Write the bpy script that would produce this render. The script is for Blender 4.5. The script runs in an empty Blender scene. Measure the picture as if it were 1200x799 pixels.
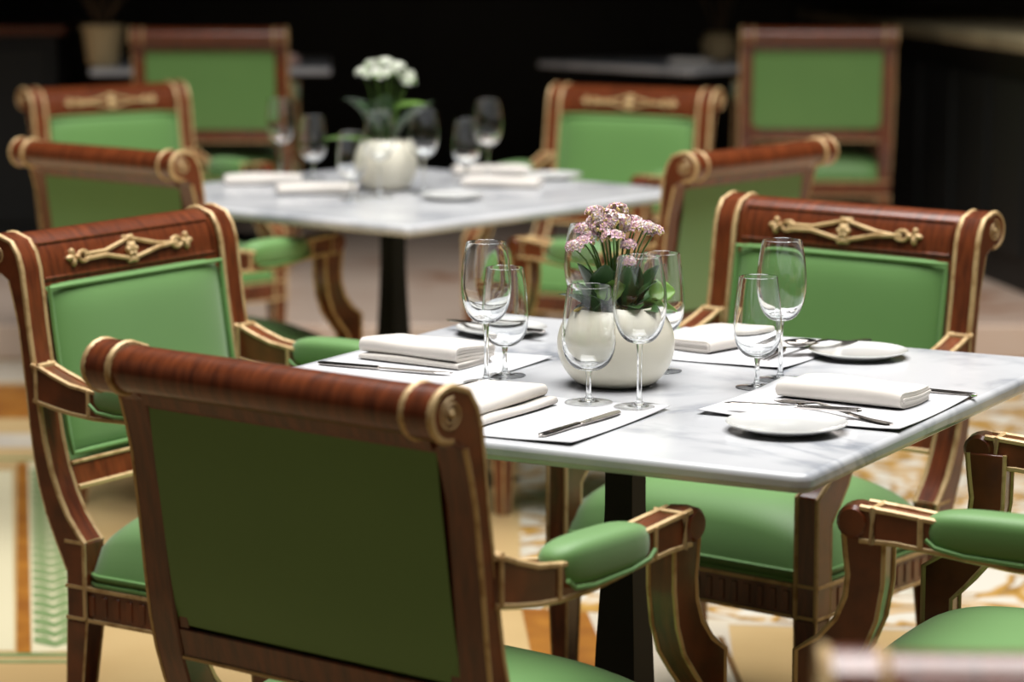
import bpy, bmesh, math, random
from mathutils import Vector, Matrix
R = math.radians
random.seed(7)
scene = bpy.context.scene
COL = scene.collection

# ------------------------------------------------------------------ camera, light, exposure
cam_d = bpy.data.cameras.new('camera')
cam = bpy.data.objects.new('camera', cam_d)
COL.objects.link(cam)
scene.camera = cam
cam.location = (0, 0, 1.467)
cam.rotation_euler = (R(90 - 8.95), 0, 0)
cam_d.sensor_width = 36
cam_d.lens = 96
cam_d.clip_start = 0.05
cam_d.clip_end = 60
cam_d.dof.use_dof = True
cam_d.dof.focus_distance = 4.0
cam_d.dof.aperture_fstop = 3.1
cam_d.dof.aperture_blades = 9

world = bpy.data.worlds.new('world')
scene.world = world
world.use_nodes = True
wb = world.node_tree.nodes['Background']
wb.inputs[0].default_value = (0.75, 0.85, 1.0, 1)
wb.inputs[1].default_value = 0.012


def area(name, loc, rot, sx, sy, power, col):
    d = bpy.data.lights.new(name, 'AREA')
    d.shape = 'RECTANGLE'
    d.size, d.size_y = sx, sy
    d.energy = power
    d.color = col
    o = bpy.data.objects.new(name, d)
    COL.objects.link(o)
    o.location = loc
    o.rotation_euler = rot
    return o


# daylight through the glass roof of the court above the tables
area('skylight_daylight', (0.6, 4.7, 6.0), (0, 0, 0), 5.2, 5.4, 745, (1.0, 0.985, 0.97))

vs = scene.view_settings
vs.view_transform = 'Standard'
vs.look = 'None'
vs.gamma = 1
vs.use_curve_mapping = False
vs.exposure = 0.0
cy = scene.cycles
cy.use_denoising = True
cy.max_bounces = 14
cy.transmission_bounces = 12
cy.glossy_bounces = 6
cy.diffuse_bounces = 1
cy.transparent_max_bounces = 12
cy.caustics_refractive = True
cy.caustics_reflective = True
cy.blur_glossy = 0.3
cy.sample_clamp_indirect = 8


# ------------------------------------------------------------------ materials
def lin(r, g, b):
    f = lambda c: (c / 255 / 12.92) if c <= 10 else ((c / 255 + 0.055) / 1.055) ** 2.4
    return (f(r), f(g), f(b), 1)


def mat(name, col, rough=0.5, metal=0.0, coat=0.0, noise=None, bump=None, sheen=0.0, spec=0.5, aniso=None):
    """noise = (scale, colour2, stretch xyz, lo, hi); bump = (scale, strength)"""
    m = bpy.data.materials.new(name)
    m.use_nodes = True
    nt = m.node_tree
    b = nt.nodes['Principled BSDF']
    b.inputs['Base Color'].default_value = col
    b.inputs['Roughness'].default_value = rough
    b.inputs['Metallic'].default_value = metal
    b.inputs['Coat Weight'].default_value = coat
    b.inputs['Coat Roughness'].default_value = 0.12
    b.inputs['Sheen Weight'].default_value = sheen
    b.inputs['Specular IOR Level'].default_value = spec
    if noise or bump:
        tc = nt.nodes.new('ShaderNodeTexCoord')
    if noise:
        sc, c2, st, lo, hi = noise
        mp = nt.nodes.new('ShaderNodeMapping')
        mp.inputs['Scale'].default_value = st
        nt.links.new(tc.outputs['Object'], mp.inputs[0])
        n = nt.nodes.new('ShaderNodeTexNoise')
        n.inputs['Scale'].default_value = sc
        n.inputs['Detail'].default_value = 6
        nt.links.new(mp.outputs[0], n.inputs[0])
        rp = nt.nodes.new('ShaderNodeMapRange')
        rp.inputs[1].default_value = lo
        rp.inputs[2].default_value = hi
        nt.links.new(n.outputs[0], rp.inputs[0])
        mx = nt.nodes.new('ShaderNodeMix')
        mx.data_type = 'RGBA'
        mx.inputs[6].default_value = col
        mx.inputs[7].default_value = c2
        nt.links.new(rp.outputs[0], mx.inputs[0])
        nt.links.new(mx.outputs[2], b.inputs['Base Color'])
    if bump:
        n2 = nt.nodes.new('ShaderNodeTexNoise')
        n2.inputs['Scale'].default_value = bump[0]
        n2.inputs['Detail'].default_value = 4
        nt.links.new(tc.outputs['Object'], n2.inputs[0])
        bp = nt.nodes.new('ShaderNodeBump')
        bp.inputs['Strength'].default_value = bump[1]
        bp.inputs['Distance'].default_value = 0.002
        nt.links.new(n2.outputs[0], bp.inputs['Height'])
        nt.links.new(bp.outputs[0], b.inputs['Normal'])
    return m


def marble(name, base, vein, scale=3.0, rough=0.22):
    m = mat(name, base, rough)
    nt = m.node_tree
    b = nt.nodes['Principled BSDF']
    tc = nt.nodes.new('ShaderNodeTexCoord')
    n1 = nt.nodes.new('ShaderNodeTexNoise')
    n1.inputs['Scale'].default_value = scale
    n1.inputs['Detail'].default_value = 8
    n1.inputs['Distortion'].default_value = 1.4
    nt.links.new(tc.outputs['Object'], n1.inputs[0])
    # ridged veins: |noise - 0.5|
    s = nt.nodes.new('ShaderNodeMath'); s.operation = 'SUBTRACT'; s.inputs[1].default_value = 0.5
    nt.links.new(n1.outputs[0], s.inputs[0])
    a = nt.nodes.new('ShaderNodeMath'); a.operation = 'ABSOLUTE'
    nt.links.new(s.outputs[0], a.inputs[0])
    mr = nt.nodes.new('ShaderNodeMapRange')
    mr.inputs[1].default_value = 0.0; mr.inputs[2].default_value = 0.07
    mr.inputs[3].default_value = 1.0; mr.inputs[4].default_value = 0.0
    nt.links.new(a.outputs[0], mr.inputs[0])
    n2 = nt.nodes.new('ShaderNodeTexNoise')
    n2.inputs['Scale'].default_value = scale * 1.3
    n2.inputs['Detail'].default_value = 5
    nt.links.new(tc.outputs['Object'], n2.inputs[0])
    m2 = nt.nodes.new('ShaderNodeMapRange')
    m2.inputs[1].default_value = 0.42; m2.inputs[2].default_value = 0.72
    nt.links.new(n2.outputs[0], m2.inputs[0])
    mu = nt.nodes.new('ShaderNodeMath'); mu.operation = 'MULTIPLY'
    nt.links.new(mr.outputs[0], mu.inputs[0]); nt.links.new(m2.outputs[0], mu.inputs[1])
    ad = nt.nodes.new('ShaderNodeMath'); ad.operation = 'MULTIPLY_ADD'; ad.inputs[1].default_value = 0.35
    nt.links.new(m2.outputs[0], ad.inputs[0]); nt.links.new(mu.outputs[0], ad.inputs[2])
    mx = nt.nodes.new('ShaderNodeMix'); mx.data_type = 'RGBA'
    mx.inputs[6].default_value = base; mx.inputs[7].default_value = vein
    nt.links.new(ad.outputs[0], mx.inputs[0])
    nt.links.new(mx.outputs[2], b.inputs['Base Color'])
    return m


def swirl(name, ground, gold):
    """golden scrollwork mosaic on a pale ground"""
    m = mat(name, ground, 0.35)
    nt = m.node_tree
    b = nt.nodes['Principled BSDF']
    tc = nt.nodes.new('ShaderNodeTexCoord')
    n = nt.nodes.new('ShaderNodeTexNoise')
    n.inputs['Scale'].default_value = 3.2
    n.inputs['Detail'].default_value = 2
    n.inputs['Distortion'].default_value = 2.6
    nt.links.new(tc.outputs['Object'], n.inputs[0])
    cr = nt.nodes.new('ShaderNodeValToRGB')
    e = cr.color_ramp.elements
    e[0].position = 0.40; e[0].color = ground
    e[1].position = 0.47; e[1].color = gold
    x = e.new(0.53); x.color = (gold[0] * 0.55, gold[1] * 0.5, gold[2] * 0.4, 1)
    x = e.new(0.58); x.color = ground
    x = e.new(0.68); x.color = (ground[0] * 0.8, ground[1] * 0.78, ground[2] * 0.72, 1)
    nt.links.new(n.outputs[0], cr.inputs[0])
    nt.links.new(cr.outputs[0], b.inputs['Base Color'])
    return m


M = {}
M['wood'] = mat('mahogany', lin(126, 62, 30), 0.32, coat=0.55, noise=(9, lin(74, 33, 15), (10, 2, 2), 0.35, 0.75))
M['wood_back'] = M['wood']
M['gilt'] = mat('aged_gilt', lin(216, 184, 132), 0.42, metal=0.15, noise=(40, lin(160, 118, 68), (1, 1, 1), 0.5, 0.75))
M['fabric'] = mat('green_satin', lin(110, 157, 84), 0.5, sheen=0.4, bump=(420, 0.10), noise=(2.5, lin(102, 149, 79), (1, 1, 1), 0.3, 0.7))
M['piping'] = mat('green_piping', lin(108, 156, 84), 0.6, sheen=0.2)
M['marble'] = marble('white_marble', lin(218, 219, 221), lin(152, 157, 165), 3.2, 0.2)
M['iron'] = mat('black_iron', lin(9, 11, 11), 0.6)
M['linen'] = mat('cream_linen', lin(226, 219, 210), 0.9, sheen=0.15, bump=(700, 0.08))
M['paper'] = mat('white_paper', lin(224, 224, 226), 0.75)
M['china'] = mat('white_china', lin(232, 232, 228), 0.12, coat=0.6)
M['vase'] = mat('cream_ceramic', lin(238, 232, 212), 0.35, coat=0.25)
M['steel'] = mat('polished_steel', lin(225, 218, 212), 0.16, metal=1.0)
M['soil'] = mat('potting_soil', lin(38, 30, 20), 0.95)
M['leaf'] = mat('leaf_green', lin(58, 92, 44), 0.38, noise=(14, lin(38, 66, 34), (1, 1, 1), 0.35, 0.65))
M['leaf_light'] = mat('leaf_light_green', lin(132, 176, 84), 0.4)
M['leaf_yellow'] = mat('leaf_yellowing', lin(206, 180, 84), 0.5)
M['stem'] = mat('stem_green', lin(104, 140, 62), 0.5)
M['petal'] = mat('pink_petal', lin(252, 206, 222), 0.6)
M['petal_pale'] = mat('pale_petal', lin(255, 238, 234), 0.6)
M['bud'] = mat('yellow_bud', lin(248, 224, 150), 0.6)
M['petal_white'] = mat('white_petal', lin(240, 243, 226), 0.6)
M['floor'] = mat('cream_floor', lin(214, 184, 132), 0.3, noise=(1.6, lin(198, 166, 114), (1, 1, 1), 0.35, 0.65))
M['floor_pale'] = mat('pale_marble_floor', lin(226, 214, 190), 0.3, noise=(5, lin(206, 196, 180), (1, 1, 1), 0.35, 0.65))
M['ochre'] = mat('ochre_stone', lin(176, 116, 44), 0.35, noise=(12, lin(150, 92, 36), (1, 1, 1), 0.35, 0.65))
M['green_stone'] = mat('green_stone', lin(112, 140, 88), 0.4, noise=(20, lin(142, 160, 110), (1, 1, 1), 0.35, 0.65))
M['pale_stone'] = mat('pale_stone', lin(224, 214, 178), 0.4)
M['brown_line'] = mat('brown_stone', lin(112, 80, 44), 0.4)
M['low_bounce'] = mat('low_bounce_brown', lin(142, 120, 84), 0.45, noise=(3, lin(108, 92, 64), (1, 1, 1), 0.35, 0.65))  # made-up brown for the unseen front floor, reflects less light upward
M['swirl'] = swirl('scroll_mosaic', lin(228, 222, 206), lin(206, 160, 82))
M['step'] = marble('grey_step_marble', lin(208, 186, 168), lin(166, 122, 94), 1.2, 0.3)
M['dark'] = mat('dark_panelling', lin(9, 13, 11), 0.6, noise=(2, lin(5, 8, 7), (1, 1, 1), 0.3, 0.7))
M['dark_trim'] = mat('dark_trim', lin(12, 15, 12), 0.6)
M['counter_top'] = mat('brown_counter_stone', lin(170, 156, 122), 0.35, noise=(3, lin(120, 108, 84), (1, 1, 1), 0.35, 0.65))
M['pot'] = mat('olive_clay', lin(216, 190, 142), 0.7)
M['plaster'] = mat('plaster', lin(52, 46, 40), 0.9)
M['twig'] = mat('dry_twig', lin(120, 96, 70), 0.8)
M['velvet_pink'] = mat('blush_linen', lin(230, 190, 178), 0.8)

g = bpy.data.materials.new('clear_glass')
g.use_nodes = True
nt = g.node_tree
nt.nodes.remove(nt.nodes['Principled BSDF'])
gb = nt.nodes.new('ShaderNodeBsdfGlass')
gb.inputs['Roughness'].default_value = 0.0
gb.inputs['IOR'].default_value = 1.48
gb.inputs['Color'].default_value = (0.985, 0.99, 0.99, 1)
nt.links.new(gb.outputs[0], nt.nodes['Material Output'].inputs[0])
M['glass'] = g


# ------------------------------------------------------------------ mesh helpers
class MB:
    def __init__(self):
        self.v, self.f = [], []

    def add(self, vs, fs):
        o = len(self.v)
        self.v += [tuple(p) for p in vs]
        self.f += [tuple(i + o for i in f) for f in fs]
        return self

    def box(self, c, s, mtx=None):
        cx, cyy, cz = c
        hx, hy, hz = s[0] / 2, s[1] / 2, s[2] / 2
        vs = [Vector((cx + a * hx, cyy + b * hy, cz + d * hz)) for a in (-1, 1) for b in (-1, 1) for d in (-1, 1)]
        if mtx is not None:
            vs = [mtx @ p for p in vs]
        return self.add(vs, [(0, 1, 3, 2), (4, 6, 7, 5), (0, 4, 5, 1), (2, 3, 7, 6), (0, 2, 6, 4), (1, 5, 7, 3)])

    def frustum(self, c0, s0, c1, s1):
        vs = []
        for c, s in ((c0, s0), (c1, s1)):
            for a, b in ((-1, -1), (1, -1), (1, 1), (-1, 1)):
                vs.append((c[0] + a * s[0] / 2, c[1] + b * s[1] / 2, c[2]))
        return self.add(vs, [(3, 2, 1, 0), (4, 5, 6, 7)] + [(i, (i + 1) % 4, 4 + (i + 1) % 4, 4 + i) for i in range(4)])

    def prism_x(self, poly, x0, x1):
        """poly: (y, z) outline extruded along x"""
        n = len(poly)
        vs = [(x0, p[0], p[1]) for p in poly] + [(x1, p[0], p[1]) for p in poly]
        return self.add(vs, [tuple(range(n - 1, -1, -1)), tuple(range(n, 2 * n))] +
                        [(i, (i + 1) % n, n + (i + 1) % n, n + i) for i in range(n)])

    def prism_z(self, poly, z0, z1):
        n = len(poly)
        vs = [(p[0], p[1], z0) for p in poly] + [(p[0], p[1], z1) for p in poly]
        return self.add(vs, [tuple(range(n - 1, -1, -1)), tuple(range(n, 2 * n))] +
                        [(i, (i + 1) % n, n + (i + 1) % n, n + i) for i in range(n)])

    def tube(self, pts, r, n=8, closed=False, cap=True, flat=1.0):
        pts = [Vector(p) for p in pts]
        m = len(pts)
        rr = r if isinstance(r, (list, tuple)) else [r] * m
        rings, prev = [], None
        for i, p in enumerate(pts):
            if closed:
                t = pts[(i + 1) % m] - pts[i - 1]
            else:
                t = pts[min(i + 1, m - 1)] - pts[max(i - 1, 0)]
            t.normalize()
            if prev is None:
                a = Vector((0, 0, 1)) if abs(t.z) < 0.9 else Vector((1, 0, 0))
                u = (a - t * a.dot(t)).normalized()
            else:
                u = (prev - t * prev.dot(t)).normalized()
            prev = u
            w = t.cross(u)
            rings.append([p + (u * math.cos(2 * math.pi * k / n) * flat + w * math.sin(2 * math.pi * k / n)) * rr[i] for k in range(n)])
        vs = [q for ring in rings for q in ring]
        fs = []
        for i in range(m if closed else m - 1):
            j = (i + 1) % m
            for k in range(n):
                fs.append((i * n + k, i * n + (k + 1) % n, j * n + (k + 1) % n, j * n + k))
        if cap and not closed:
            fs.append(tuple(range(n - 1, -1, -1)))
            fs.append(tuple((m - 1) * n + k for k in range(n)))
        return self.add(vs, fs)

    def lathe(self, prof, n=32, c=(0, 0, 0), close=False):
        vs, fs, rows = [], [], []
        for r, z in prof:
            if r < 1e-6:
                rows.append([len(vs)])
                vs.append((c[0], c[1], c[2] + z))
            else:
                rows.append(list(range(len(vs), len(vs) + n)))
                vs += [(c[0] + r * math.cos(2 * math.pi * k / n), c[1] + r * math.sin(2 * math.pi * k / n), c[2] + z) for k in range(n)]
        seq = list(zip(rows, rows[1:])) + ([(rows[-1], rows[0])] if close else [])
        for a, b in seq:
            for k in range(n):
                k2 = (k + 1) % n
                if len(a) == 1 and len(b) == 1:
                    continue
                if len(a) == 1:
                    fs.append((a[0], b[k2], b[k]))
                elif len(b) == 1:
                    fs.append((a[k], a[k2], b[0]))
                else:
                    fs.append((a[k], a[k2], b[k2], b[k]))
        return self.add(vs, fs)

    def ell(self, c, s, nu=14, nv=8, p=1.0, mtx=None):
        """(super)ellipsoid"""
        f = lambda t: math.copysign(abs(t) ** p, t)
        vs, fs = [], []
        vs.append(Vector((0, 0, -1)))
        for j in range(1, nv):
            a = -math.pi / 2 + math.pi * j / nv
            for k in range(nu):
                b = 2 * math.pi * k / nu
                vs.append(Vector((f(math.cos(a)) * f(math.cos(b)), f(math.cos(a)) * f(math.sin(b)), f(math.sin(a)))))
        vs.append(Vector((0, 0, 1)))
        for k in range(nu):
            k2 = (k + 1) % nu
            fs.append((0, 1 + k2, 1 + k))
            for j in range(nv - 2):
                a, b = 1 + j * nu, 1 + (j + 1) * nu
                fs.append((a + k, a + k2, b + k2, b + k))
            fs.append((1 + (nv - 2) * nu + k, 1 + (nv - 2) * nu + k2, len(vs) - 1))
        out = []
        for q in vs:
            q = Vector((q.x * s[0], q.y * s[1], q.z * s[2]))
            if mtx is not None:
                q = mtx @ q
            out.append((q.x + c[0], q.y + c[1], q.z + c[2]))
        return self.add(out, fs)

    def grid(self, fn, nu, nv):
        vs = [fn(i / nu, j / nv) for j in range(nv + 1) for i in range(nu + 1)]
        fs = [(j * (nu + 1) + i, j * (nu + 1) + i + 1, (j + 1) * (nu + 1) + i + 1, (j + 1) * (nu + 1) + i) for j in range(nv) for i in range(nu)]
        return self.add(vs, fs)

    def mesh(self, name, m, smooth=True, angle=35):
        me = bpy.data.meshes.new(name)
        me.from_pydata(self.v, [], self.f)
        bm = bmesh.new()
        bm.from_mesh(me)
        bmesh.ops.recalc_face_normals(bm, faces=bm.faces)
        if smooth:
            lim = math.radians(angle)
            for f in bm.faces:
                f.smooth = True
            for e in bm.edges:
                if len(e.link_faces) == 2 and e.calc_face_angle(0) > lim:
                    e.smooth = False
        bm.to_mesh(me)
        bm.free()
        me.materials.append(m)
        return me


def link(name, data, parent=None):
    o = bpy.data.objects.new(name, data)
    COL.objects.link(o)
    if parent is not None:
        o.parent = parent
    return o


def obj(name, mb, m, parent=None, bevel=0.0, smooth=True, angle=35, seg=2):
    o = link(name, mb.mesh(name, m, smooth, angle), parent)
    if bevel:
        bv = o.modifiers.new('bevel', 'BEVEL')
        bv.width = bevel
        bv.segments = seg
        bv.limit_method = 'ANGLE'
        bv.angle_limit = R(40)
    return o


def tag(o, label=None, cat=None, group=None, kind=None):
    if label: o['label'] = label
    if cat: o['category'] = cat
    if group: o['group'] = group
    if kind: o['kind'] = kind
    return o


def thing(name, label, cat, loc=(0, 0, 0), rz=0.0, group=None):
    o = link(name, None)
    o.empty_display_size = 0.1
    o.location = loc
    o.rotation_euler = (0, 0, rz)
    return tag(o, label, cat, group)


def children(o):
    return [c for c in COL.objects if c.parent == o]


KIDS = {}


def dup(o, parent=None):
    c = o.copy()
    COL.objects.link(c)
    if parent is not None:
        c.parent = parent
    for ch in KIDS_OF(o):
        dup(ch, c)
    return c


def KIDS_OF(o):
    k = KIDS.get(o.name)
    if k is None:
        k = KIDS[o.name] = [c for c in COL.objects if c.parent == o]
    return k


def lerp(pts, z):
    """interpolate y on a polyline of (y, z) points sorted by z"""
    for (y0, z0), (y1, z1) in zip(pts, pts[1:]):
        if z0 <= z <= z1:
            t = (z - z0) / max(z1 - z0, 1e-9)
            return y0 + (y1 - y0) * t
    return pts[0][0] if z < pts[0][1] else pts[-1][0]


# ------------------------------------------------------------------ the setting
def structure(name, mb, m, parent=None, **k):
    o = obj(name, mb, m, parent, **k)
    if parent is None:
        o['kind'] = 'structure'
    return o


floor = structure('floor', MB().box((0, 3.2, -0.05), (10.0, 13.4, 0.1)), M['floor'], smooth=False)


def inlay(name, poly, m, h=0.0015):
    return obj(name, MB().prism_z(poly, 0.0, h), m, floor, smooth=False)


def quad(a, b, w0, w1, off=0.0):
    """strip from a to b, widened to the right (w0..w1)"""
    a, b = Vector(a), Vector(b)
    d = (b - a).normalized()
    n = Vector((d.y, -d.x))
    return [tuple(a + n * w0), tuple(a + n * w1), tuple(b + n * w1), tuple(b + n * w0)]


inlay('added_dark_field', [(-4.9, -3.3), (4.9, -3.3), (4.9, 4.86), (-4.9, 4.86)], M['low_bounce'])  # unseen front floor, added dark so the near chair's back gets less bounce
# scroll mosaic field right of the first table, with its borders
inlay('mosaic_panel', [(0.02, 5.66), (0.62, 5.52), (3.9, 5.2), (3.9, 8.6), (0.02, 8.6)], M['swirl'])
inlay('marble_band', [(0.30, 4.86), (0.42, 4.86), (0.45, 5.52), (0.26, 5.6)], M['floor_pale'])
inlay('marble_band', [(0.26, 5.60), (0.45, 5.52), (3.9, 5.08), (3.9, 5.2), (0.62, 5.53)], M['floor_pale'], 0.0012)
inlay('brown_strip', [(0.44, 4.86), (0.452, 4.86), (0.432, 5.42), (0.418, 5.42)], M['brown_line'], 0.002)
inlay('ochre_band', [(0.06, 4.86), (0.22, 4.86), (0.16, 5.62), (0.02, 5.66)], M['ochre'], 0.001)
inlay('marble_band', [(0.22, 4.86), (0.30, 4.86), (0.26, 5.6), (0.16, 5.62)], M['floor_pale'], 0.001)
# bordered panel at the left: cream field, ochre strip, leaf braid, striped foot
bl, tl = (-0.985, 5.30), (-1.325, 7.2)
inlay('cream_panel', [(-2.6, 5.32), (-1.0, 5.32), (-1.325, 7.1), (-2.6, 7.1)], M['pale_stone'], 0.001)
inlay('ochre_strip', quad(bl, tl, -0.005, 0.022), M['ochre'], 0.0022)
inlay('braid_ground', quad(bl, tl, 0.024, 0.118), M['pale_stone'], 0.0012)
inlay('green_strip', quad((-2.6, 5.285), (-0.86, 5.285), -0.010, 0.010), M['green_stone'], 0.002)
inlay('green_strip', quad((-2.6, 5.235), (-0.86, 5.235), -0.008, 0.008), M['green_stone'], 0.002)
inlay('green_strip', quad((-2.6, 7.26), (-1.15, 7.26), -0.012, 0.012), M['green_stone'], 0.002)
d = (Vector(tl) - Vector(bl)).normalized()
nn = Vector((d.y, -d.x))
leaf_me = {}
for sgn in (-1, 1):
    ch = [(0, 0.0), (sgn * 0.042, 0.040), (sgn * 0.042, 0.085), (sgn * 0.02, 0.085), (0, 0.040)]
    leaf_me[sgn] = MB().prism_z(ch, 0, 0.0024).mesh('braid_leaf', M['green_stone'], False)
ang = math.atan2(d.y, d.x) - math.pi / 2
k = 0
while k * 0.075 < 1.75:
    p = Vector(bl) + d * (0.03 + k * 0.075) + nn * 0.071
    for sgn in (-1, 1):
        o = link('braid_leaf', leaf_me[sgn], floor)
        o.location = (p.x, p.y, 0)
        o.rotation_euler = (0, 0, ang)
    k += 1
# bands crossing the floor further back at the left
inlay('marble_band', [(-4.5, 7.42), (-0.9, 7.42), (-0.9, 7.62), (-4.5, 7.62)], M['floor_pale'], 0.001)
inlay('ochre_band', [(-4.5, 7.86), (-0.9, 7.86), (-0.9, 8.42), (-4.5, 8.42)], M['ochre'], 0.001)
inlay('marble_band', [(-4.5, 8.42), (4.9, 8.62), (4.9, 8.88), (-4.5, 8.88)], M['floor_pale'], 0.0011)

plat = structure('floor_raised', MB().box((0, 11.4, 0.06), (10.0, 5.0, 0.119)), M['step'], bevel=0.008)
structure('wall_back', MB().box((0, 13.1, 3.05), (10.0, 0.2, 6.2)), M['dark'], smooth=False)
structure('wall_left', MB().box((-5.05, 4.8, 3.05), (0.1, 16.6, 6.2)), M['dark'], smooth=False)
structure('wall_right', MB().box((5.05, 4.8, 3.05), (0.1, 16.6, 6.2)), M['dark'], smooth=False)
structure('wall_front', MB().box((0, -3.5, 3.05), (10.0, 0.2, 6.2)), M['plaster'], smooth=False)
ceil = structure('ceiling', MB().box((0, 10.6, 6.15), (10.0, 5.0, 0.12)), M['plaster'], smooth=False)
for i, (c, s) in enumerate((((0, -1.45, 6.15), (10.0, 4.2, 0.12)), ((-3.55, 4.4, 6.15), (2.9, 7.5, 0.12)), ((4.15, 4.4, 6.15), (1.7, 7.5, 0.12)))):
    obj('ceiling_slab', MB().box(c, s), M['plaster'], ceil, smooth=False)
obj('added_shade_slab', MB().box((0, 11.0, 2.46), (10.0, 4.1, 0.26)), M['plaster'], ceil, smooth=False)  # unseen slab added to keep skylight off the far chairs
# panelling of the back wall, each panel proud of it
bw = bpy.data.objects['wall_back']
pm = MB().box((0, 0, 0), (0.86, 0.03, 2.6)).mesh('wall_panel', M['dark_trim'], False)
for k in range(9):
    o = link('wall_panel', pm, bw)
    o.location = (-4.4 + k * 1.1, 12.99, 1.7)


# ------------------------------------------------------------------ armchairs
SW = 0.05           # stile width
XO = 0.29           # outer half width
ZR0, ZR1 = 0.275, 0.335
FRONT = [(.160, ZR0), (.163, .412), (.142, .436), (.126, .456), (.108, .49), (.092, .53), (.079, .58), (.070, .633), (.060, .70), (.049, .777), (.042, .84), (.037, .88), (.029, .908), (.014, .931)]
REAR = [(.120, ZR0), (.120, .36), (.096, .41), (.076, .456), (.062, .50), (.052, .547), (.044, .61), (.037, .677), (.025, .775), (.015, .82), (.005, .857)]
SC = (-.022, .905)  # scroll centre
SR = 0.037


def arc(c, r, a0, a1, n):
    return [(c[0] + r * math.cos(R(a0 + (a1 - a0) * i / n)), c[1] + r * math.sin(R(a0 + (a1 - a0) * i / n))) for i in range(n + 1)]


def inset(path, dd, sgn):
    out = []
    n = len(path)
    for i in range(n):
        a, b = path[max(i - 1, 0)], path[min(i + 1, n - 1)]
        dy, dz = b[0] - a[0], b[1] - a[1]
        l = math.hypot(dy, dz) or 1
        out.append((path[i][0] - sgn * dz / l * dd, path[i][1] + sgn * dy / l * dd))
    return out


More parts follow.
